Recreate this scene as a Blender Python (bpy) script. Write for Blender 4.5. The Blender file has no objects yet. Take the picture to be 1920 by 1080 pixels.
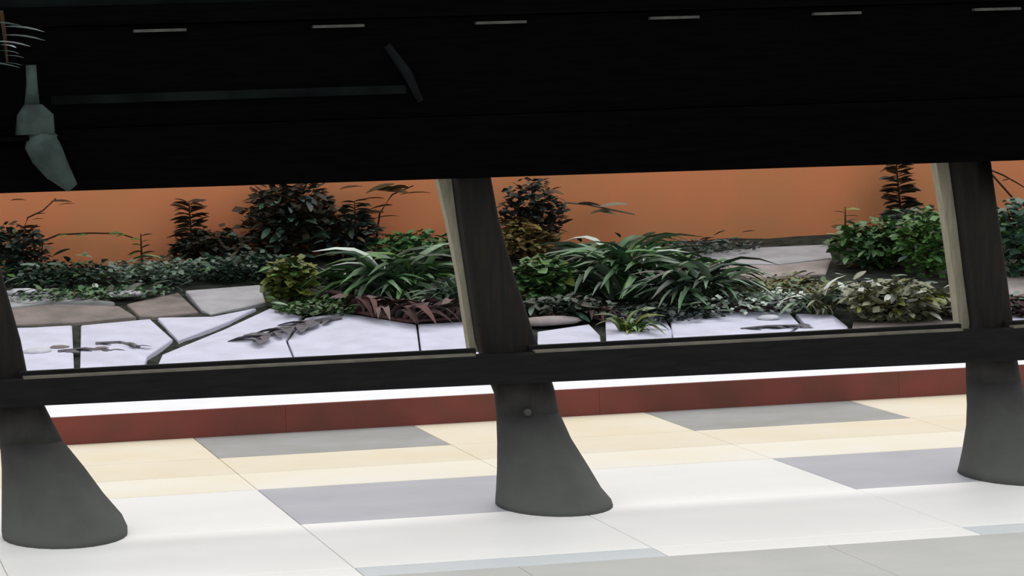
import bpy, math, random
from mathutils import Vector, Matrix

# ------------------------------------------------------------------ camera
F = 5865.0                      # focal length in pixels of a 1920 wide frame
CAM_H = 2.6
VX = Vector((25040.0, 1170.0, -F)).normalized()
VY = Vector((-1390.0, 360.0, -F)); VY = (VY - VX * VX.dot(VY)).normalized()
VZ = VX.cross(VY)
scene = bpy.context.scene
C = scene.collection
cd = bpy.data.cameras.new('camera'); cam = bpy.data.objects.new('camera', cd); C.objects.link(cam)
cam.matrix_world = Matrix.Translation((0, 0, CAM_H)) @ Matrix((VX, VY, VZ)).to_4x4()
cd.sensor_width = 36.0; cd.lens = 36.0 * F / 1920.0; cd.clip_end = 500
scene.camera = cam
# ------------------------------------------------------------------ light
w = bpy.data.worlds.new('overcast_sky'); scene.world = w; w.use_nodes = True
bg = w.node_tree.nodes['Background']
bg.inputs[0].default_value = (0.97, 0.985, 1.0, 1); bg.inputs[1].default_value = 1.2
sd = bpy.data.lights.new('sun', 'SUN'); sd.energy = 0.7; sd.angle = math.radians(25); sd.color = (1, .97, .92)
sun = bpy.data.objects.new('sun', sd); C.objects.link(sun); sun.location = (0, 0, 12)
sun.rotation_euler = (math.radians(-22), math.radians(12), 0)
vs = scene.view_settings
vs.view_transform = 'Standard'; vs.look = 'None'; vs.gamma = 1; vs.use_curve_mapping = False; vs.exposure = 0.0


# ------------------------------------------------------------------ sight lines to real planes
def ray(u, v):
    c = Vector((u - 960.0, 540.0 - v, -F))
    return Vector((c.dot(VX), c.dot(VY), c.dot(VZ)))

def on_z(u, v, z=0.0):
    d = ray(u, v); t = (z - CAM_H) / d.z
    return Vector((d.x * t, d.y * t, z))

def on_y(u, v, y):
    d = ray(u, v); t = y / d.y
    return Vector((d.x * t, y, CAM_H + d.z * t))

KERB_Y, KERB_Z = 22.80, 0.205
BANK_Y, WALL_Y = 25.6, 30.2
WALL_Z = on_y(960, 462, WALL_Y).z

def ground_z(y):
    if y <= BANK_Y: return KERB_Z
    return KERB_Z + (WALL_Z - KERB_Z) * min(1.0, (y - BANK_Y) / (WALL_Y - BANK_Y))

def on_ground(u, v):
    p = on_z(u, v, KERB_Z)
    if p.y <= BANK_Y and p.y > 0: return p
    k = (WALL_Z - KERB_Z) / (WALL_Y - BANK_Y)
    d = ray(u, v)               # h + dz t = KZ + k (dy t - BY)
    t = (KERB_Z - k * BANK_Y - CAM_H) / (d.z - k * d.y)
    if t < 0 or d.y * t > WALL_Y - .12:
        q = on_y(u, v, WALL_Y - .12); q.z = ground_z(q.y); return q
    return Vector((d.x * t, d.y * t, CAM_H + d.z * t))

# ------------------------------------------------------------------ materials
def mat(name, col, rough=.8, spec=.3, var=0.0, scale=6.0, col2=None, bump=0.0, rnd=None, stretch=None):
    m = bpy.data.materials.new(name); m.use_nodes = True
    nt = m.node_tree; b = nt.nodes['Principled BSDF']
    b.inputs['Roughness'].default_value = rough
    b.inputs['Specular IOR Level'].default_value = spec
    tc = nt.nodes.new('ShaderNodeTexCoord'); mp = nt.nodes.new('ShaderNodeMapping')
    nt.links.new(tc.outputs['Object'], mp.inputs[0])
    if stretch: mp.inputs['Scale'].default_value = stretch
    nz = nt.nodes.new('ShaderNodeTexNoise'); nz.inputs['Scale'].default_value = scale; nz.inputs['Detail'].default_value = 5
    nt.links.new(mp.outputs[0], nz.inputs['Vector'])
    rp = nt.nodes.new('ShaderNodeValToRGB')
    c2 = col2 or tuple(max(0, c * (1 - var)) for c in col)
    rp.color_ramp.elements[0].color = (*c2, 1); rp.color_ramp.elements[0].position = .35
    rp.color_ramp.elements[1].color = (*col, 1); rp.color_ramp.elements[1].position = .65
    nt.links.new(nz.outputs[0], rp.inputs[0])
    out = rp.outputs[0]
    if rnd:                     # each piece its own tone
        oi = nt.nodes.new('ShaderNodeObjectInfo'); r2 = nt.nodes.new('ShaderNodeValToRGB')
        r2.color_ramp.interpolation = 'CONSTANT'
        while len(r2.color_ramp.elements) < len(rnd): r2.color_ramp.elements.new(.5)
        for i, c in enumerate(rnd):
            r2.color_ramp.elements[i].position = i / len(rnd); r2.color_ramp.elements[i].color = (*c, 1)
        nt.links.new(oi.outputs['Random'], r2.inputs[0])
        mx = nt.nodes.new('ShaderNodeMixRGB'); mx.inputs[0].default_value = .75
        nt.links.new(out, mx.inputs[1]); nt.links.new(r2.outputs[0], mx.inputs[2]); out = mx.outputs[0]
    nt.links.new(out, b.inputs['Base Color'])
    if bump:
        bp = nt.nodes.new('ShaderNodeBump'); bp.inputs['Strength'].default_value = bump; bp.inputs['Distance'].default_value = .02
        nt.links.new(nz.outputs[0], bp.inputs['Height']); nt.links.new(bp.outputs[0], b.inputs['Normal'])
    return m

M = {}
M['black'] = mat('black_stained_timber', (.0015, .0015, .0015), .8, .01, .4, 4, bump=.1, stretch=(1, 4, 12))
M['post'] = mat('dark_timber', (.010, .010, .010), .7, .08, .3, 5, col2=(.016, .013, .010), bump=.1, stretch=(8, 8, 1))
M['foot'] = mat('bounce_grey_foot', (.075, .078, .073), .8, .12, .2, 9, bump=.15)  # grey includes bounce light; replaced below
def bounce_fade(m, z0, z1, bounce_col):
    """bounce light and haze painted in near the floor, fading upwards with a ragged edge"""
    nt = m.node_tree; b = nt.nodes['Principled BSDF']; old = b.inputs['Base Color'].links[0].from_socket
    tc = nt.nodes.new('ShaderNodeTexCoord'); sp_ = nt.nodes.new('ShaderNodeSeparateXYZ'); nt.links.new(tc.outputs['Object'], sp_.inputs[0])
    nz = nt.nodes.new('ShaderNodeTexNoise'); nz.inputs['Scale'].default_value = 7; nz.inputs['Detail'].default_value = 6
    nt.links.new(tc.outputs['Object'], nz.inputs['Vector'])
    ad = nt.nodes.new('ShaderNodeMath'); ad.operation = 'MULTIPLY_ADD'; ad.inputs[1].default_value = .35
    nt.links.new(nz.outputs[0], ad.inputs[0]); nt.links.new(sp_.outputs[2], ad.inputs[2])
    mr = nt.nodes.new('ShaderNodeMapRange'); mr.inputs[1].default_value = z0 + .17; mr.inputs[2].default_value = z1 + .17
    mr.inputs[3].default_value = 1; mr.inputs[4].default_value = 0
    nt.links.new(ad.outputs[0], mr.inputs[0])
    mx = nt.nodes.new('ShaderNodeMixRGB'); mx.inputs[2].default_value = (*bounce_col, 1)
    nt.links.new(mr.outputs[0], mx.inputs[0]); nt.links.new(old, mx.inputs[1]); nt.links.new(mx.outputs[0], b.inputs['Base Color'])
M['foot'] = mat('dark_foot_bounce', (.018, .018, .018), .8, .1, .2, 9, bump=.12)
bounce_fade(M['foot'], .08, .80, (.085, .088, .082))  # floor bounce and haze put into the foot colour
bounce_fade(M['post'], .08, .80, (.085, .088, .082))  # same painted bounce light on the lower shaft
M['olive'] = mat('olive_lit_post_side', (.30, .28, .205), .85, .15, .25, 6, stretch=(8, 8, 1))  # lighter colour stands for garden light on the left side of each post
M['rail'] = mat('dark_rail_timber', (.010, .010, .010), .7, .06, .3, 5, stretch=(1, 8, 8))
M['bead'] = mat('worn_bead_timber', (.13, .12, .095), .85, .1, .3, 8)
M['clip'] = mat('dull_steel', (.055, .055, .05), .6, .2, .4, 12)
M['reflection'] = mat('dull_green_grey_reflection', (.042, .062, .056), .7, .1, .5, 7)  # colour of a reflection in the beam, built as a shape
M['ledge'] = mat('dark_green_grey_ledge', (.005, .007, .0065), .8, .02, .6, 3)
M['brace'] = mat('dark_grey_metal', (.006, .0065, .007), .7, .03, .4, 6)
M['wall'] = mat('orange_wall_paint', (.57, .20, .09), .9, .1, 0, 1.1, col2=(.46, .195, .085), bump=.05)
M['kerb'] = mat('red_oxide_kerb_paint', (.20, .052, .042), .7, .2, 0, 2.5, col2=(.14, .05, .036))
M['coping'] = mat('white_concrete', (.80, .80, .88), .9, .2, .05, 3)
M['soil'] = mat('dark_garden_soil', (.05, .055, .045), 1, .05, .6, 9, bump=.6)
M['grout'] = mat('pale_grout', (.80, .77, .72), .9, .2, .05, 20)
M['white_sheen_tile'] = mat('off_white_sheen_tile', (.83, .82, .80), .5, .3, 0, 1.2, col2=(.80, .79, .76))  # near tiles, whitened by sky sheen put into the colour
M['beige_tile'] = mat('beige_tile', (.74, .65, .48), .5, .3, 0, 1.5, col2=(.76, .69, .55))
M['cream_sheen_tile'] = mat('cream_sheen_tile', (.82, .75, .60), .5, .3, 0, 1.0, col2=(.83, .79, .70))  # beige tile with part of the sky sheen in its colour
M['grey_tile'] = mat('blue_grey_sheen_tile', (.40, .40, .44), .5, .3, 0, 2, col2=(.44, .45, .48))  # middle grey row, some sheen painted into the tone
M['dim_tile'] = mat('grey_tile', (.28, .28, .26), .5, .3, 0, 2, col2=(.34, .34, .34))
M['pale_grey_sheen_tile'] = mat('pale_grey_sheen_tile', (.54, .57, .59), .5, .3, 0, 2, col2=(.58, .60, .61))  # nearest grey row, lightened most by painted sheen
M['border'] = mat('grey_floor_border', (.47, .465, .445), .6, .3, 0, 1.5, col2=(.42, .42, .40))
M['slab_white'] = mat('white_flagstone', (.58, .58, .70), .9, .2, 0, 4, col2=(.50, .50, .60), bump=.2)
M['slab_grey'] = mat('grey_flagstone', (.40, .40, .42), .9, .2, 0, 4, col2=(.32, .32, .33), bump=.2)
M['slab_brown'] = mat('brown_flagstone', (.24, .20, .19), .9, .2, 0, 4, col2=(.15, .135, .12), bump=.3)
M['slab_pink'] = mat('pinkish_flagstone', (.36, .31, .31), .9, .2, 0, 4, col2=(.25, .22, .20), bump=.3)
M['stem'] = mat('brown_stem', (.05, .028, .015), .9, .1, .4, 9)
M['dry'] = mat('dry_brown_leaf', (.11, .065, .06), .9, .1, .4, 6, rnd=[(.07, .045, .045), (.14, .07, .07), (.05, .04, .035), (.19, .14, .13)])
M['twig'] = mat('grey_twig', (.16, .15, .16), .9, .1, .4, 6)
def leafmat(name, tones): return mat(name, tones[0], .45, .35, .3, 8, rnd=tones)
DK = [(.022, .036, .030), (.035, .055, .045), (.040, .032, .020), (.016, .024, .022), (.085, .12, .11), (.030, .045, .028)]
M['dark'] = leafmat('dark_green_leaf', DK)
M['teal'] = leafmat('teal_green_leaf', [(.04, .11, .065), (.07, .13, .09), (.03, .05, .035), (.16, .22, .18), (.04, .085, .055), (.05, .10, .05), (.03, .05, .04)])
M['green'] = leafmat('mid_green_leaf', [(.07, .17, .035), (.09, .22, .09), (.04, .08, .025), (.06, .13, .045), (.20, .33, .17)])
M['strap'] = leafmat('strap_leaf', [(.07, .15, .07), (.11, .20, .10), (.05, .07, .05), (.60, .68, .60), (.07, .12, .07), (.22, .30, .20), (.05, .08, .045), (.13, .17, .12)])  # palest tones are gloss highlights put into the leaf colour
M['lime'] = leafmat('yellow_green_leaf', [(.14, .17, .02), (.20, .22, .06), (.07, .09, .02), (.10, .15, .03)])
M['ochre'] = leafmat('yellow_brown_leaf', [(.22, .15, .04), (.10, .07, .02), (.16, .13, .05), (.06, .04, .015)])
M['varieg'] = leafmat('variegated_leaf', [(.19, .20, .12), (.62, .64, .57), (.09, .09, .06), (.13, .12, .02), (.25, .26, .20), (.05, .06, .05)])
M['brown_leaf'] = leafmat('brown_green_leaf', [(.07, .035, .012), (.05, .05, .02), (.10, .06, .02), (.03, .03, .02)])
M['pale'] = leafmat('pale_leaf', [(.45, .50, .48), (.04, .08, .07), (.20, .25, .24)])
M['white_stone'] = mat('pale_stone', (.62, .62, .66), .9, .2, .3, 6, bump=.3)

# ------------------------------------------------------------------ object helpers
def link(o, parent=None):
    C.objects.link(o)
    if parent: o.parent = parent
    return o

def mesh(name, V, Fc, m, smooth=False):
    me = bpy.data.meshes.new(name); me.from_pydata([tuple(v) for v in V], [], Fc); me.validate()
    me.materials.append(m)
    if smooth: me.polygons.foreach_set('use_smooth', [True] * len(me.polygons))
    return me

def part(name, V, Fc, m, parent=None, smooth=False, label=None):
    if parent is not None:
        off = parent.location
        V = [Vector(v) - off for v in V]
    o = link(bpy.data.objects.new(name, mesh(name, V, Fc, m, smooth)), parent)
    if label: o['label'] = label
    return o

def tag(o, label, cat, group=None):
    o['label'] = label; o['category'] = cat
    if group: o['group'] = group
    return o

def struct(o): o['kind'] = 'structure'; return o

def thing(name, loc, label, cat, group=None):
    o = link(bpy.data.objects.new(name, None)); o.location = loc; o.empty_display_size = .1
    return tag(o, label, cat, group)

BOXF = [(0, 3, 2, 1), (4, 5, 6, 7), (0, 1, 5, 4), (1, 2, 6, 5), (2, 3, 7, 6), (3, 0, 4, 7)]
def box(x0, x1, y0, y1, z0, z1):
    return [(x0, y0, z0), (x1, y0, z0), (x1, y1, z0), (x0, y1, z0), (x0, y0, z1), (x1, y0, z1), (x1, y1, z1), (x0, y1, z1)], list(BOXF)

def bevbox(x0, x1, y0, y1, z0, z1, b=.01):
    """a box with its upper edges chamfered"""
    V = [(x0, y0, z0), (x1, y0, z0), (x1, y1, z0), (x0, y1, z0), (x0, y0, z1 - b), (x1, y0, z1 - b), (x1, y1, z1 - b), (x0, y1, z1 - b),
         (x0 + b, y0 + b, z1), (x1 - b, y0 + b, z1), (x1 - b, y1 - b, z1), (x0 + b, y1 - b, z1)]
    Fc = [(0, 3, 2, 1), (8, 9, 10, 11)]
    for a in (0, 4):
        for i in range(4): Fc.append((a + i, a + (i + 1) % 4, a + 4 + (i + 1) % 4, a + 4 + i))
    return V, Fc

def tube(pts, rads, n=8):
    V, Fc = [], []
    for i, p in enumerate(pts):
        p = Vector(p)
        d = (Vector(pts[min(i + 1, len(pts) - 1)]) - Vector(pts[max(i - 1, 0)])).normalized()
        a = d.orthogonal().normalized() if abs(d.z) > .9 else d.cross(Vector((0, 0, 1))).normalized()
        b = d.cross(a)
        r = rads[i] if isinstance(rads, (list, tuple)) else rads
        for k in range(n):
            t = 2 * math.pi * k / n
            V.append(p + a * r * math.cos(t) + b * r * math.sin(t))
    for i in range(len(pts) - 1):
        for k in range(n):
            k2 = (k + 1) % n
            Fc.append((i * n + k, i * n + k2, (i + 1) * n + k2, (i + 1) * n + k))
    Fc.append(tuple(range(n))[::-1]); Fc.append(tuple((len(pts) - 1) * n + k for k in range(n)))
    return V, Fc

def loft(secs, n=28):
    """secs: (cx, cy, z, half x, half y, squareness)"""
    V, Fc = [], []
    for cx, cy, z, hx, hy, e in secs:
        for k in range(n):
            t = 2 * math.pi * (k + .5) / n
            c, s = math.cos(t), math.sin(t)
            V.append((cx + hx * math.copysign(abs(c) ** e, c), cy + hy * math.copysign(abs(s) ** e, s), z))
    m_ = len(secs)
    for i in range(m_ - 1):
        for k in range(n):
            k2 = (k + 1) % n
            Fc.append((i * n + k, i * n + k2, (i + 1) * n + k2, (i + 1) * n + k))
    Fc.append(tuple(range(n))[::-1]); Fc.append(tuple((m_ - 1) * n + k for k in range(n)))
    return V, Fc

# ------------------------------------------------------------------ floor of tiles
floor = struct(part('floor', *box(-6, 20, 4, KERB_Y, -.3, -.012), M['grout']))
T = 1.72; J = .003
X0, Y0 = 2.91, 18.03
rng = random.Random(3)
rows = [(15.98, 16.29, 'c'), (16.30, 18.02, 'w'), (18.03, 19.68, 'g'), (19.69, 21.46, 'm'), (21.47, KERB_Y, 'a')]
# a row of wide tiles: grey ones alternate with pale ones
edges = []
x = X0 - 4 * T
while x < 19: edges.append(x); x += T
for y0, y1, kind in rows:
    for i in range(len(edges) - 1):
        a, b = edges[i], edges[i + 1]
        grey = (i % 2 == 0)
        if grey: b = b - .07
        if not grey: a = a - .07
        mm = {'c': ('pale_grey_sheen_tile', 'white_sheen_tile'), 'w': ('white_sheen_tile', 'white_sheen_tile'), 'g': ('grey_tile', 'white_sheen_tile'),
              'm': ('cream_sheen_tile', 'cream_sheen_tile'), 'a': ('dim_tile', 'beige_tile')}[kind][0 if grey else 1]
        if kind == 'm':      # cream row in two strips, painted floor sheen weaker on the far one
            part('tile', *bevbox(a + J, b - J, y0 + J, y0 + .85, -.02, 0, .003), M['cream_sheen_tile'], floor)
            part('tile', *bevbox(a + J, b - J, y0 + .862, y1 - J, -.02, 0, .003), M['beige_tile'], floor)
        else:
            part('tile', *bevbox(a + J, b - J, y0 + J, y1 - J, -.02, 0, .003), M[mm], floor)
y = 15.97 - .9
while y > 8:
    for i in range(0, len(edges) - 1):
        part('border_tile', *bevbox(edges[i] + J * .5 - .9, edges[i + 1] - J * .5 - .9, y + J * .5, y + .9 - J * .5, -.02, 0, .002), M['border'], floor)
    y -= .9

# ------------------------------------------------------------------ kerb, strip behind it, planted bank, wall
kerb = struct(link(bpy.data.objects.new('kerb', None)))
x = -6.0; k = 0
while x < 20:
    part('kerb_block', *bevbox(x + .001, x + 2.399, KERB_Y, KERB_Y + .03, -.1, KERB_Z, .004), M['kerb'], kerb); x += 2.4
strip = struct(part('path', *box(-6, 20, KERB_Y + .031, BANK_Y - .3, -.1, KERB_Z), M['coping']))
NX, NY = 60, 16
V, Fc = [], []
rng = random.Random(5)
for j in range(NY + 1):
    for i in range(NX + 1):
        yy = BANK_Y - .35 + (WALL_Y + .2 - BANK_Y + .35) * j / NY
        V.append((-6 + 26 * i / NX, yy, ground_z(yy) - .01 + (rng.uniform(-.02, .015) if j > 2 else -.01)))
for j in range(NY):
    for i in range(NX):
        a = j * (NX + 1) + i; Fc.append((a, a + 1, a + NX + 2, a + NX + 1))
bank = struct(part('garden_bank', V, Fc, M['soil']))
struct(part('wall_back', *box(-6, 20, WALL_Y, WALL_Y + .25, -.2, 3.4), M['wall']))

def slab(px, m):
    P = [on_ground(u, v) for u, v in px]
    n = len(P)
    c = sum(P, Vector()) / n
    V = [(p.x, p.y, p.z - .05) for p in P] + [(p.x, p.y, p.z + .012) for p in P]
    V += [(p.x + (c.x - p.x) * .03, p.y + (c.y - p.y) * .03, p.z + .020) for p in P]
    Fc = [tuple(range(2 * n, 3 * n))]
    for a in (0, n):
        for i in range(n): Fc.append((a + i, a + (i + 1) % n, a + n + (i + 1) % n, a + n + i))
    # pixel outlines run clockwise in the picture: flip when needed
    o = part('flagstone', V, Fc, M[m], bank)
    o.data.flip_normals() if o.data.polygons[0].normal.z < 0 else None
    return o

def RB(u): return 728 - .047 * u
slab([(-120, 622), (60, 618), (135, 614), (140, RB(140)), (-120, RB(-120))], 'slab_white')
slab([(152, 614), (282, 602), (324, 640), (276, 672), (262, RB(262)), (150, RB(150))], 'slab_white')
slab([(305, 668), (420, 622), (508, 582), (566, 596), (536, 642), (560, RB(560)), (285, RB(285))], 'slab_white')
slab([(296, 600), (400, 598), (480, 582), (430, 606), (335, 642)], 'slab_white')
slab([(348, 549), (488, 538), (498, 570), (396, 592), (378, 584)], 'slab_grey')
slab([(238, 574), (335, 553), (372, 588), (290, 597), (262, 596)], 'slab_brown')
slab([(18, 584), (100, 574), (225, 578), (255, 597), (140, 608), (18, 612)], 'slab_brown')
slab([(10, 556), (90, 552), (140, 560), (215, 570), (100, 570), (15, 580)], 'slab_grey')
slab([(572, 600), (640, 590), (780, 612), (790, RB(790)), (564, RB(564)), (540, 642)], 'slab_white')
slab([(784, 612), (900, 606), (1000, 624), (1000, RB(1000)), (794, RB(794))], 'slab_white')
slab([(1008, 626), (1105, 612), (1125, 632), (1130, RB(1130)), (1008, RB(1008))], 'slab_white')
slab([(1135, 598), (1240, 592), (1262, 625), (1255, RB(1255)), (1138, RB(1138))], 'slab_white')
slab([(1256, 596), (1400, 586), (1480, 590), (1500, 612), (1420, RB(1420)), (1268, RB(1268))], 'slab_white')
slab([(1492, 592), (1562, 594), (1590, 616), (1580, RB(1580)), (1430, RB(1430)), (1510, 612)], 'slab_white')
slab([(1600, 606), (1700, 598), (1830, 600), (1830, RB(1830)), (1592, RB(1592))], 'slab_brown')
slab([(1296, 480), (1420, 468), (1552, 462), (1560, 486), (1460, 498), (1330, 496)], 'slab_grey')
slab([(1330, 500), (1460, 501), (1558, 490), (1548, 516), (1400, 524), (1345, 514)], 'slab_pink')
slab([(1862, 596), (1990, 588), (1990, RB(1990)), (1870, RB(1870))], 'slab_white')
slab([(1860, 520), (1990, 510), (1990, 575), (1870, 585)], 'slab_pink')
slab([(1560, 540), (1640, 528), (1700, 545), (1600, 560)], 'slab_grey')

# ------------------------------------------------------------------ posts
PY = 18.2
def beam_z(x): return 2.035 - .08 * (x + 2.5) / 13.5
def DEP(z, hx):                 # half depth of a post: slim above, deep oval at the foot
    return .115 + (max(0, .62 - z) / .62) ** 2 * .46
def make_post(rows, label):
    """rows: (v, left, right) outline of the post in its own plane"""
    base = on_z((rows[-1][1] + rows[-1][2]) / 2, rows[-1][0], 0); base.y = PY
    t = thing('post', base, label, 'post', 'dark posts carrying the rail and black beam')
    secs = []
    for v, l, r in rows:
        a, b = on_y(l, v, PY), on_y(r, v, PY)
        hx = (b.x - a.x) / 2
        secs.append([(a.x + b.x) / 2, PY, (a.z + b.z) / 2, hx])
    zs = secs[-1][2]
    for s in secs: s[2] -= min(0, zs) if abs(zs) < .05 else 0
    secs[-1][2] = 0.0
    secs.sort(key=lambda s: s[2])
    while len(secs) > 2 and secs[-2][2] > beam_z(secs[-2][0]): secs.pop()
    a_, b_ = secs[-2], secs[-1]; f_ = (beam_z(a_[0]) - .002 - a_[2]) / (b_[2] - a_[2])
    secs[-1] = [a_[k] + (b_[k] - a_[k]) * f_ for k in range(4)]
    foot = [s for s in secs if s[2] < .52]; top = [s for s in secs if s[2] >= .52]
    fl = []
    for cx, cy, z, hx in foot:
        fl.append((cx, cy, z, hx, DEP(z, hx), 1.0))
    cx, cy, z, hx = top[0]
    fl.append((cx, cy, z, hx, DEP(z, hx), 1.0))
    part('foot', *loft(fl), M['foot'], t, True, label='flared round dark grey foot with bounce light painted in low down')
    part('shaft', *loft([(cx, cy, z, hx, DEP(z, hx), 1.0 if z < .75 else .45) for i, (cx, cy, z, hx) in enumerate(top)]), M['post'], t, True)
    return t, top

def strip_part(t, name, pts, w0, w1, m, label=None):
    """narrow strip added as the garden-lit side of a post; pts = (v, left, right)"""
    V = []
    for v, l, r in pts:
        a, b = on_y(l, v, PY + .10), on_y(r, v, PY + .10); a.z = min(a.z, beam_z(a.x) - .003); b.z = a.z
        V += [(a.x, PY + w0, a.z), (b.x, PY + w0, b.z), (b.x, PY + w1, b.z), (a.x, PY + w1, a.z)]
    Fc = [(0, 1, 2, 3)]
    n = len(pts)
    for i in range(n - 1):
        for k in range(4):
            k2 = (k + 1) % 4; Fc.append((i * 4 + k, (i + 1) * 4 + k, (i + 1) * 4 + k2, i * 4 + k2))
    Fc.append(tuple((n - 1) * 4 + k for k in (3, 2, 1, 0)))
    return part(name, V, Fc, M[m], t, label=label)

pm, _ = make_post([(300, 846, 914), (340, 850, 917), (420, 860, 932), (520, 875, 960), (640, 893, 1000), (690, 908, 1022), (740, 927, 1040),
                   (780, 931, 1048), (830, 933, 1070), (880, 934, 1100), (920, 935, 1122), (940, 935, 1138), (950, 936, 1140)],
                  'leaning dark post with flared foot in the middle of the row')
strip_part(pm, 'lit_side_strip', [(660, 879, 900), (520, 858, 884), (420, 838, 868), (330, 818, 856)], .06, .16, 'olive', 'olive brown strip painted as the lit side of the post')
pl, _ = make_post([(320, -108, -40), (420, -92, -18), (520, -78, 4), (640, -60, 38), (700, -42, 50), (765, -22, 84), (800, -8, 102), (830, 0, 118),
                   (880, 3, 158), (930, 3, 194), (970, 3, 228), (992, 3, 238), (1004, 5, 238)],
                  'leaning dark post with flared foot at the left end of the row')
strip_part(pl, 'lit_side_strip', [(720, -78, -55), (520, -100, -70), (330, -140, -100)], .06, .16, 'olive', 'olive brown strip painted as the lit side of the post')
pr, _ = make_post([(280, 1782, 1848), (305, 1784, 1850), (420, 1800, 1866), (520, 1812, 1880), (610, 1824, 1892), (680, 1812, 1906), (720, 1812, 1914),
                   (760, 1815, 1924), (800, 1816, 1940), (850, 1815, 1962), (880, 1815, 1978), (895, 1815, 1988)],
                  'dark post with flared foot at the right end of the row')
strip_part(pr, 'lit_side_strip', [(640, 1798, 1830), (520, 1784, 1814), (420, 1770, 1802), (290, 1750, 1786)], .06, .16, 'olive', 'olive brown strip painted as the lit side of the post')
bolt = on_y(990, 773, PY - .16)
part('bolt', *tube([bolt + Vector((0, 0, 0)), bolt + Vector((0, .06, 0))], .022, 8), M['clip'], pm, label='small pale metal bolt')

# ------------------------------------------------------------------ rail
RY = 17.99
XL, XR = -2.5, 11.0
rt = thing('rail', (4.3, RY, .7), 'long dark horizontal rail joining the posts at mid height', 'rail')
zt, zb = on_y(960, 664, RY - .06).z, on_y(1100, 714, RY - .06).z
V, Fc = bevbox(XL, XR, RY - .06, RY + .085, zb, zt, .012)
for i in (0, 3): V[i] = (V[i][0], V[i][1], zb + .055)      # the underside is slightly out of level
for i in (1, 2): V[i] = (V[i][0], V[i][1], zb - .045)
part('rail_board', V, Fc, M['rail'], rt)
px = [(-2.45, on_y(-60, 700, RY).x), (on_y(42, 690, RY).x, on_y(888, 650, RY).x), (on_y(1000, 650, RY).x, on_y(1800, 610, RY).x), (on_y(1895, 610, RY).x, XR - .05)]
for a, b in px:
    part('bead', *bevbox(a, b, RY - .05, RY + .03, zt - .002, zt + .012, .003), M['bead'], rt, label='thin worn light bead')
    part('back_strip', *bevbox(a - .02, b + .02, RY + .031, RY + .084, zt - .01, zt + .036, .004), M['rail'], rt)

# ------------------------------------------------------------------ black beam above
HT = 3.5
RY = 18.0
hb = thing('beam', (4.3, RY, 2.0), 'deep black beam of boards spanning the top above the posts', 'beam')
def hbar(name, za, zb_, y0, y1, m, label=None, x0=XL, x1=XR):
    return part(name, *bevbox(x0, x1, y0, y1, za, zb_, .004), M[m], hb, label=label)
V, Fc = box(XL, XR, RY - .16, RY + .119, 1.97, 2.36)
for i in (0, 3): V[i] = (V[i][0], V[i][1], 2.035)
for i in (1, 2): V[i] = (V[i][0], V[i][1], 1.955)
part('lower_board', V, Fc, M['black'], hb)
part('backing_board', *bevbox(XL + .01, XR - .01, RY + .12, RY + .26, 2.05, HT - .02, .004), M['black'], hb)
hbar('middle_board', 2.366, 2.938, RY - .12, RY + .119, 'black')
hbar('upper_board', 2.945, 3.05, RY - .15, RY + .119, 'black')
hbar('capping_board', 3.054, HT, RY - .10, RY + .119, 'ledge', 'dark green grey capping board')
a, b = on_y(95, 190, RY - .12), on_y(760, 178, RY - .12)
part('ledge_strip', *bevbox(a.x, b.x, RY - .15, RY - .115, a.z - .02, a.z + .03, .004), M['ledge'], hb, label='thin dull ledge strip on the left')
for u, v in ((300, 57), (635, 49), (940, 42), (1265, 33), (1570, 25), (1870, 17)):
    p = on_y(u, v, RY - .16)
    part('clip', *bevbox(p.x - .15, p.x + .15, RY - .172, RY - .118, p.z - .008, p.z + .008, .003), M['clip'], hb, label='thin steel clip')
a, b = on_y(725, 85, RY - .16), on_y(788, 190, RY - .16)
part('brace', *tube([(a.x, RY - .17, a.z), ((a.x + b.x) / 2 + .02, RY - .17, (a.z + b.z) / 2), (b.x, RY - .17, b.z)], [.022, .03, .02], 8), M['brace'], hb, label='slim dark grey diagonal brace')

# bent shape added for a reflection at the left of the beam
p0 = on_y(60, 122, RY - .27)
dp = thing('beam_reflection', on_y(62, 255, RY - .27), 'dull green grey bent shape added as a reflection in the black beam at left', 'reflection')
q = lambda u, v: on_y(u, v, RY - .27)
part('reflection_stem', *tube([q(58, 122), q(60, 160), q(60, 200)], [.03, .032, .045], 12), M['reflection'], dp, True)
part('reflection_collar', *loft([(q(66, 252).x, RY - .27, q(66, 252).z, .11, .07, .5), (q(66, 215).x, RY - .27, q(66, 215).z, .10, .07, .5), (q(62, 198).x, RY - .27, q(62, 196).z, .05, .05, .6)]), M['reflection'], dp, True)
part('reflection_band', *bevbox(q(-30, 260).x, q(130, 260).x, RY - .31, RY - .12, q(60, 264).z, q(60, 256).z, .003), M['black'], dp, label='black strap')
part('reflection_elbow', *tube([q(70, 246), q(78, 266), q(88, 290), q(108, 320), q(136, 352)], [.06, .10, .095, .075, .035], 14), M['reflection'], dp, True)

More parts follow.
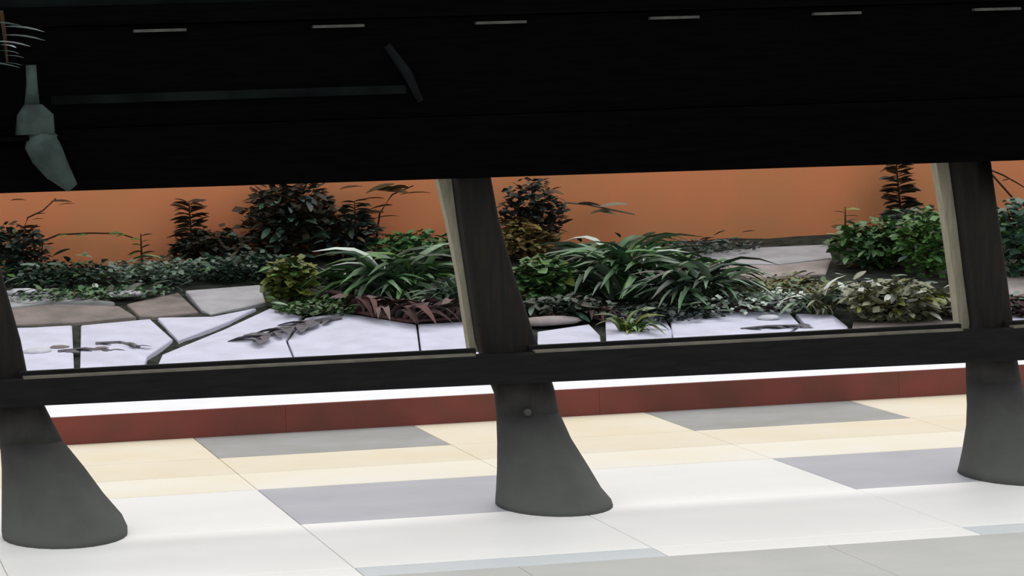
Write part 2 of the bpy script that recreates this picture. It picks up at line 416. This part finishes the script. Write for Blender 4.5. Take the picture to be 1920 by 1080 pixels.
# ------------------------------------------------------------------ planting
LEAF = {}
def leaf_mesh(kind, m):
    key = (kind, m)
    if key in LEAF: return LEAF[key]
    V, Fc = [], []
    if kind == 'strap':
        n = 7
        for i in range(n):
            t = i / (n - 1)
            wd = .085 * math.sin(math.pi * min(1, .18 + .82 * t) ** 1.0) ** .7 + .004 if i < n - 1 else .004
            x_, z_ = t, .30 * math.sin(math.pi * t * .85) - .22 * t * t
            V += [(x_, -wd, z_ + wd * .35), (x_, 0, z_), (x_, wd, z_ + wd * .35)]
    else:
        n = 5
        for i in range(n):
            t = i / (n - 1)
            wd = (.30 if kind == 'oval' else .17) * math.sin(math.pi * (.06 + .9 * t)) ** .8
            V += [(t, -wd, wd * .25 - .12 * t * t), (t, 0, -.12 * t * t), (t, wd, wd * .25 - .12 * t * t)]
    for i in range(n - 1):
        a = i * 3
        Fc += [(a, a + 3, a + 4, a + 1), (a + 1, a + 4, a + 5, a + 2)]
    LEAF[key] = mesh(kind + '_leaf', V, Fc, M[m], True)
    return LEAF[key]

def add_leaf(parent, kind, m, loc, yaw, pitch, size, roll=0, wid=1.0, name='leaf'):
    o = bpy.data.objects.new(name, leaf_mesh(kind, m)); C.objects.link(o); o.parent = parent
    o.location = Vector(loc) - parent.location
    o.rotation_euler = (roll, -pitch, yaw); o.scale = (size, size * wid, size)
    return o

def foliage(parent, cen, rad, n, size, m, seed, flat=.35):
    """dense small leaves too small to pick apart, one mesh"""
    r = random.Random(seed); V, Fc = [], []
    for _ in range(n):
        d = Vector((r.gauss(0, 1), r.gauss(0, 1), r.gauss(0, 1))).normalized() * (r.random() ** .45)
        p = Vector((cen.x + d.x * rad[0], cen.y + d.y * rad[1], cen.z + d.z * rad[2]))
        p.y = min(p.y, WALL_Y - .05); p.z = max(p.z, ground_z(p.y) + .01)
        yw = r.uniform(0, 2 * math.pi); s = size * r.uniform(.6, 1.3)
        a = Vector((math.cos(yw), math.sin(yw), r.uniform(-.5, .4))) * s
        b = Vector((-math.sin(yw), math.cos(yw), r.uniform(-.8, .8))) * s * flat
        if p.y + a.y > WALL_Y - .02: a.y = -abs(a.y)
        k = len(V); V += [p, p + a * .5 + b, p + a, p + a * .5 - b]; Fc.append((k, k + 1, k + 2, k + 3))
    o = part('foliage', V, Fc, M[m], parent); o['kind'] = 'stuff'
    return o

def scale_at(p): return (p - cam.location).length / F        # metres per picture pixel there

def plant(kind, name, label, u, v, wpx, hpx, m, n, seed, m2=None, leaf='lance', lsize=None, group=None, cat='plant', dens=1.0):
    r = random.Random(seed)
    base = on_ground(u, v); s = scale_at(base); W, H = wpx * s, hpx * s
    base.y = min(base.y, WALL_Y - .3); base.z = ground_z(base.y)
    t = thing(name, base, label, cat, group)
    def safe(p):
        p = Vector(p); p.y = min(p.y, WALL_Y - .22); p.z = max(p.z, ground_z(p.y) + .01); return p
    if kind == 'strap':
        for i in range(n):
            yaw = r.uniform(0, 2 * math.pi)
            L = W * .5 * r.uniform(.6, 1.1)
            ca = math.cos(yaw)
            L *= .55 + .45 * abs(ca)
            p = base + Vector((r.uniform(-.12, .12) * W, r.uniform(-.1, .1) * W * .5, 0))
            if p.y + math.sin(yaw) * L > WALL_Y - .03: yaw = -yaw
            pit = r.uniform(.05, .9) * min(1.2, H / (W * .35))
            add_leaf(t, 'strap', m if (not m2 or r.random() < .65) else m2, safe(p), yaw, pit, L, r.uniform(-.4, .4), lsize or .7)
        return t
    if kind == 'bush':
        for i in range(5):
            a = r.uniform(-1, 1)
            top = base + Vector((a * W * .38, r.uniform(-.12, .1), H * r.uniform(.6, .95)))
            mid = base + Vector((a * W * .12, 0, H * .45))
            part('stem', *tube([base - Vector((0, 0, .02)), mid, safe(top)], [.018, .012, .005], 5), M['stem'], t)
        foliage(t, base + Vector((0, 0, H * .5)), (W * .5, min(.3, W * .4), H * .5), int(600 * dens), (lsize or .12) * .7, m, seed)
        for i in range(n):
            d = Vector((r.gauss(0, 1), r.gauss(0, 1) - .4, r.gauss(0, 1))).normalized() * r.uniform(.6, 1.0)
            p = safe(base + Vector((d.x * W * .45, d.y * min(.32, W * .4), H * .5 + d.z * H * .46)))
            yaw = math.atan2(d.y - .3, d.x) + r.uniform(-.5, .5)
            if math.sin(yaw) > 0 and p.y > WALL_Y - .5: yaw = -yaw
            add_leaf(t, leaf, m if (not m2 or r.random() < .65) else m2, p, yaw, r.uniform(-.4, .5), (lsize or .14) * r.uniform(.7, 1.3), r.uniform(-.6, .6))
        return t
    if kind == 'whorl':
        lean = r.uniform(-.08, .08)
        pts = [base + Vector((lean * H * k / 4, 0, H * k / 4 - (.02 if k == 0 else 0))) for k in range(5)]
        part('stem', *tube(pts, [.014, .012, .010, .008, .004], 6), M['stem'], t)
        for i in range(n):
            f = .15 + .85 * i / n
            p = base + Vector((lean * H * f, 0, H * f))
            side = 0 if i % 2 else math.pi
            yaw = side + r.uniform(-.5, .5)
            if math.sin(yaw) > 0 and p.y > WALL_Y - .4: yaw = -yaw
            L = W * .5 * r.uniform(.7, 1.15) * (1.15 - .5 * f)
            add_leaf(t, leaf, m if (not m2 or r.random() < .6) else m2, p, yaw, r.uniform(-.15, .5), L, r.uniform(-.4, .4))
        return t
    if kind == 'cover':
        V_ = []
        foliage(t, base + Vector((0, 0, H * .25)), (W * .5, .45, H * .45), int(1100 * dens), lsize or .06, m, seed)
        for i in range(n):
            p = safe(base + Vector((r.uniform(-.5, .5) * W, r.uniform(-.4, .4), 0)))
            p.z += r.uniform(.1, .6) * H
            add_leaf(t, leaf, m if (not m2 or r.random() < .6) else m2, p, r.uniform(0, 6.28) if p.y < WALL_Y - .5 else r.uniform(-3, 0), r.uniform(-.1, .5), (lsize or .1) * r.uniform(1, 1.9), r.uniform(-.5, .5))
        return t

def branch(name, label, px, m, leaves, seed, r0=.012, leaf='lance', dist=.12, lsize=.12, cat='branch', lm='brown_leaf', root=None):
    """a thin branch in front of the wall, rooted in the bank when root is given"""
    r = random.Random(seed)
    pts = [on_y(u, v, WALL_Y - dist - .1) for u, v in px]
    if root: pts.insert(0, on_ground(*root))
    t = thing(name, pts[0], label, cat)
    part('stem', *tube(pts, [r0 * (1 - .6 * i / len(pts)) for i in range(len(pts))], 5), M[m], t)
    for u, v, L in leaves:
        p = on_y(u, v, WALL_Y - dist - .12)
        add_leaf(t, leaf, lm, p, -abs(r.uniform(.1, .5)) if r.random() < .5 else math.pi + r.uniform(.1, .5), r.uniform(-.2, .2), L, r.uniform(-.5, .5))
    return t

# back row against the wall, left bay
branch('climbing_branch', 'thin branched vine climbing the orange wall at far left', [(60, 440), (45, 428), (52, 408), (80, 395), (105, 372)], 'stem',
       [(20, 376, .16), (95, 378, .2), (110, 384, .16), (85, 400, .16), (40, 428, .2), (60, 412, .12)], 1, root=(70, 480))
branch('trailing_vine', 'long thin vine trailing level across the orange wall', [(80, 452), (110, 440), (170, 437), (225, 438), (250, 446)], 'stem',
       [(90, 450, .16), (130, 441, .14), (165, 440, .12), (205, 438, .12), (238, 440, .12)], 2, lm='green', root=(75, 490))
plant('bush', 'leafy_shrub', 'dark shrub at far left beside the left post', 25, 520, 130, 100, 'dark', 50, 11, 'teal', lsize=.13)
plant('whorl', 'sapling', 'small green and brown sapling alone against the orange wall', 262, 486, 56, 66, 'lime', 10, 12, 'brown_leaf', leaf='oval')
plant('whorl', 'sapling', 'taller brown sapling with stacked leaves left of the big dark bush', 358, 484, 92, 122, 'brown_leaf', 60, 13, 'dark', leaf='oval')
plant('bush', 'leafy_shrub', 'low dark shrub at the foot of the brown sapling', 400, 500, 150, 75, 'dark', 60, 14, 'teal')
plant('bush', 'dense_bush', 'largest dark bush with bluish leaves reaching the black beam', 545, 490, 180, 160, 'dark', 110, 15, 'teal', lsize=.16, dens=1.9)
plant('bush', 'leafy_shrub', 'dark shrub filling the gap right of the largest bush', 640, 480, 130, 90, 'dark', 50, 16, 'brown_leaf', dens=1.0)
plant('whorl', 'tall_plant', 'upright leafy stem between the big bush and the bare orange patch', 662, 480, 84, 110, 'dark', 44, 17, 'teal', leaf='oval')
branch('arching_frond', 'brown arching frond with drooping leaflets left of the middle post', [(705, 450), (712, 400), (735, 365), (775, 348)], 'stem',
       [(705, 440, .22), (712, 425, .25), (700, 410, .25), (720, 398, .3), (735, 385, .3), (720, 372, .25), (750, 365, .3), (765, 352, .3), (700, 355, .35), (740, 345, .3), (680, 350, .25)], 3, root=(700, 480))
plant('bush', 'leafy_shrub', 'dark green shrub low behind the strap leaves near middle post', 780, 488, 190, 55, 'green', 60, 18, 'dark')
# middle row, left bay
plant('cover', 'ground_cover', 'teal groundcover at left below the orange wall', 100, 530, 230, 60, 'teal', 50, 21, 'green')
plant('cover', 'ground_cover', 'teal groundcover above the grey flagstone', 300, 525, 260, 60, 'teal', 60, 22, 'green')
plant('cover', 'ground_cover', 'teal and silver groundcover below the largest bush', 460, 520, 170, 70, 'teal', 40, 23, 'dark')
plant('bush', 'yellow_green_shrub', 'yellow green shrub left of the strap leaved clump', 545, 572, 90, 92, 'lime', 60, 24, 'green', leaf='oval', lsize=.13)
plant('strap', 'strap_leaf_clump', 'large clump of green strap leaves left of the middle post', 740, 566, 330, 100, 'strap', 150, 25, 'green', lsize=.75)
plant('strap', 'strap_leaf_clump', 'dark strap leaved clump tucked against the middle post at its left', 840, 585, 200, 110, 'strap', 70, 26, 'dark', lsize=.7)
plant('strap', 'strap_leaf_clump', 'smaller green strap clump beside the yellow green shrub', 640, 560, 180, 70, 'strap', 60, 27, 'green', lsize=.7)
# middle bay
plant('bush', 'leafy_shrub', 'tall dark and yellow brown shrub right of the middle post', 1000, 480, 120, 150, 'dark', 80, 31, 'brown_leaf', dens=1.3)
plant('bush', 'yellow_brown_shrub', 'yellow brown shrub low against the wall right of the middle post', 985, 488, 110, 80, 'ochre', 60, 131, 'brown_leaf')
branch('bare_branch', 'pale bare branch pointing right across the orange wall', [(1060, 380), (1100, 383), (1140, 392), (1190, 402)], 'bead',
       [(1085, 381, .22), (1125, 388, .28), (1150, 394, .25), (1120, 396, .2)], 4, r0=.014, lm='varieg', root=(1040, 470))
plant('bush', 'bright_green_shrub', 'bright green shrub right of the middle post', 1015, 572, 110, 95, 'green', 70, 32, 'lime', leaf='oval', lsize=.15)
plant('strap', 'strap_leaf_clump', 'wide dark clump of strap leaves below the plain orange wall', 1180, 560, 360, 110, 'strap', 160, 33, 'green', lsize=.7)
plant('strap', 'strap_leaf_clump', 'dark strap clump behind the white flagstones', 1310, 580, 330, 90, 'strap', 120, 34, 'dark', lsize=.7)
plant('cover', 'ground_cover', 'dark groundcover along the foot of the plain orange wall', 1230, 478, 420, 40, 'dark', 50, 35, 'teal')
plant('cover', 'ground_cover', 'grey green groundcover below the pinkish flagstone', 1450, 560, 240, 60, 'varieg', 60, 36, 'green')
plant('strap', 'grass_tuft', 'small light green tuft on the white paving by middle post', 1180, 632, 150, 60, 'lime', 40, 37, 'green', lsize=1.1)
plant('bush', 'leafy_shrub', 'dark low shrub at the base of the bright green shrub', 1060, 598, 190, 45, 'dark', 40, 38, 'teal')
# right bay side
plant('bush', 'leafy_shrub', 'green shrub behind the pinkish flagstone near the right post', 1650, 500, 200, 90, 'green', 110, 41, 'teal', lsize=.15, dens=1.6)
plant('whorl', 'sapling', 'small green sapling against the wall left of the right post', 1585, 470, 80, 82, 'lime', 12, 42, 'brown_leaf')
plant('whorl', 'tall_plant', 'tall brown leafy stem beside the right post reaching the beam', 1690, 440, 90, 150, 'brown_leaf', 70, 43, 'dark', leaf='oval')
plant('bush', 'leafy_shrub', 'dark green shrub close behind the right post at its left', 1740, 520, 120, 130, 'green', 60, 44, 'dark', dens=1.2)
plant('bush', 'variegated_shrub', 'variegated pale and olive shrub beside the right post', 1680, 606, 210, 84, 'varieg', 120, 45, 'lime', lsize=.15, dens=1.3)
plant('strap', 'strap_leaf_clump', 'pale speckled strap clump left of the variegated shrub', 1540, 592, 170, 70, 'varieg', 70, 46, 'strap', lsize=.8)
plant('cover', 'ground_cover', 'olive groundcover left of the right post', 1760, 590, 110, 60, 'varieg', 40, 47, 'lime')
plant('bush', 'teal_shrub', 'teal leaved shrub right of the right post', 1915, 520, 130, 150, 'teal', 80, 48, 'green', lsize=.16, dens=1.2)
plant('cover', 'ground_cover', 'pinkish brown dry groundcover right of the right post', 1920, 590, 120, 50, 'dry', 30, 49, 'teal')
branch('bare_branch', 'dark bare twig on the orange wall at far right', [(1850, 316), (1880, 328), (1905, 342), (1935, 360)], 'stem', [(1895, 336, .12)], 6, root=(1945, 400))

# fallen dry fronds on the paving
def frond(label, px, m, leaflets, seed, L=.3, name='fallen_frond', cat='dry frond'):
    r = random.Random(seed)
    pts = [on_ground(u, v) + Vector((0, 0, .045)) for u, v in px]
    t = thing(name, pts[0], label, cat)
    part('stalk', *tube(pts, [.02 * (1 - .6 * i / len(pts)) for i in range(len(pts))], 6), M[m], t)
    for i in range(leaflets):
        f = (i + .5) / leaflets * (len(pts) - 1); k = int(f); p = pts[k].lerp(pts[k + 1], f - k)
        d = (pts[k + 1] - pts[k]); yaw = math.atan2(d.y, d.x) + (1 if i % 2 else -1) * r.uniform(.3, .8)
        add_leaf(t, 'strap' if m == 'dry' else 'lance', m, p, yaw, r.uniform(-.02, .08), L * r.uniform(.7, 1.2), r.uniform(-.4, .4), 1.1)
    return t
frond('dry reddish brown frond lying on paving left of the middle post', [(640, 588), (700, 600), (770, 612), (860, 606)], 'dry', 30, 1, .42)
frond('second dry brown frond crossing under the strap leaves', [(870, 590), (800, 598), (720, 590), (650, 578)], 'dry', 26, 2, .42)
frond('thin grey dry frond curving over white flagstones', [(640, 605), (580, 615), (520, 632), (475, 648)], 'twig', 14, 3, .3)
frond('short pinkish dry frond right of the middle post', [(1010, 612), (1050, 602), (1100, 600), (1130, 610)], 'dry', 14, 4, .25)

# small stones
def stone(u, v, r_, label, m='white_stone', seed=0, name='stone', flat=.5, wide=1.6):
    rr = random.Random(seed); p = on_ground(u, v)
    V = []; n = 10; rings = [(-.25, .8), (.15, 1), (.6, .85), (.95, .45)]
    for z_, q_ in rings:
        for k in range(n):
            a = 2 * math.pi * k / n
            V.append((p.x + r_ * wide * q_ * math.cos(a) * rr.uniform(.85, 1.1), p.y + r_ * q_ * math.sin(a) * rr.uniform(.85, 1.1), p.z + .03 + r_ * flat * z_ * rr.uniform(.9, 1.1)))
    Fc = []
    for i in range(len(rings) - 1):
        for k in range(n):
            k2 = (k + 1) % n; Fc.append((i * n + k, i * n + k2, (i + 1) * n + k2, (i + 1) * n + k))
    Fc.append(tuple(range(n))[::-1]); Fc.append(tuple((len(rings) - 1) * n + k for k in range(n)))
    o = part(name, [Vector(q_) - p for q_ in V], Fc, M[m], None, True); o.location = p
    return tag(o, label, 'stone')
stone(70, 668, .09, 'small white stone nearest the left post above the rail', seed=1)
stone(112, 660, .06, 'small grey stone right of the white stone at the left post', 'slab_brown', 2)
stone(190, 662, .05, 'small grey stone midway along the left white flagstones', 'slab_brown', 3)
stone(1028, 612, .13, 'pinkish rounded stone right of the middle post', 'slab_pink', 4, wide=2.6)
stone(600, 588, .10, 'pale pinkish stone between yellow green shrub and dry frond', 'slab_pink', 5, wide=2.0)
stone(1500, 572, .09, 'bluish white stone among the speckled leaves', 'white_stone', 6)
stone(1440, 604, .07, 'small pale stone on the white flagstone at right', 'white_stone', 7)
stone(235, 560, .09, 'pale stone above the brown flagstones', 'white_stone', 8, wide=2.2)
stone(40, 556, .09, 'white stone at far left below the groundcover', 'white_stone', 9, wide=2.0)

# pale leaves added for a foliage reflection at the top left of the beam
hp = on_y(8, 40, RY - .22)
sp = thing('reflected_leaves', hp, 'pale leaves added as a foliage reflection at top left of the black beam', 'plant')
part('stem', *tube([on_y(2, 20, RY - .2), on_y(8, 60, RY - .22), on_y(14, 118, RY - .22)], [.012, .012, .006], 6), M['stem'], sp)
for u, v, yaw, L in ((-20, 42, -.2, .2), (10, 50, -.3, .22), (10, 66, -.2, .22), (-10, 78, -.3, .2), (2, 84, -.9, .12), (0, 95, -.6, .12), (12, 104, -.3, .1), (8, 118, -.2, .1), (-30, 118, -.2, .2)):
    add_leaf(sp, 'lance', 'pale', on_y(u, v, RY - .27), yaw, -.05, L)

frond('thin grey dry frond on the white flagstones near the left post', [(110, 670), (160, 664), (210, 668)], 'twig', 8, 5, .14)
frond('short grey dry frond in the middle of the left white flagstone', [(180, 655), (225, 652), (262, 660)], 'twig', 6, 6, .12)
frond('grey dry frond on the white flagstone below the speckled leaves', [(1390, 628), (1440, 622), (1500, 620)], 'twig', 12, 7, .18)
frond('dark dry frond along the edge of the planting left of speckled leaves', [(1330, 594), (1400, 590), (1460, 586)], 'dry', 14, 8, .22)

# low mixed planting that fills the bed between the larger plants
plant('cover', 'ground_cover', 'dark grey green groundcover in front of the wide strap clump', 1240, 596, 260, 40, 'dark', 60, 51, 'strap')
plant('cover', 'ground_cover', 'grey green mixed groundcover right of the strap clumps', 1410, 582, 260, 60, 'strap', 80, 52, 'dark')
plant('cover', 'ground_cover', 'olive and silver groundcover below the green shrub at right', 1640, 562, 240, 50, 'strap', 80, 53, 'varieg')
plant('cover', 'ground_cover', 'dark green groundcover under the yellow green shrub', 600, 585, 180, 36, 'green', 40, 54, 'strap')
plant('cover', 'ground_cover', 'highlight flecked groundcover along the upper edge of the brown flagstones', 170, 556, 330, 24, 'strap', 60, 55, 'dark', dens=.6)
plant('cover', 'ground_cover', 'green groundcover between bright shrub and wide strap clump', 1110, 545, 200, 60, 'green', 60, 56, 'strap')
plant('strap', 'strap_leaf_clump', 'small highlight streaked strap clump close to the orange wall', 1170, 500, 240, 50, 'strap', 60, 57, 'green', lsize=.8)
plant('strap', 'strap_leaf_clump', 'small strap clump left of the grey flagstone by the wall', 1290, 520, 200, 44, 'green', 50, 58, 'strap', lsize=.8)
plant('bush', 'leafy_shrub', 'grey green shrub highest against the wall left of the right post', 1725, 475, 120, 90, 'teal', 70, 59, 'green', lsize=.15)
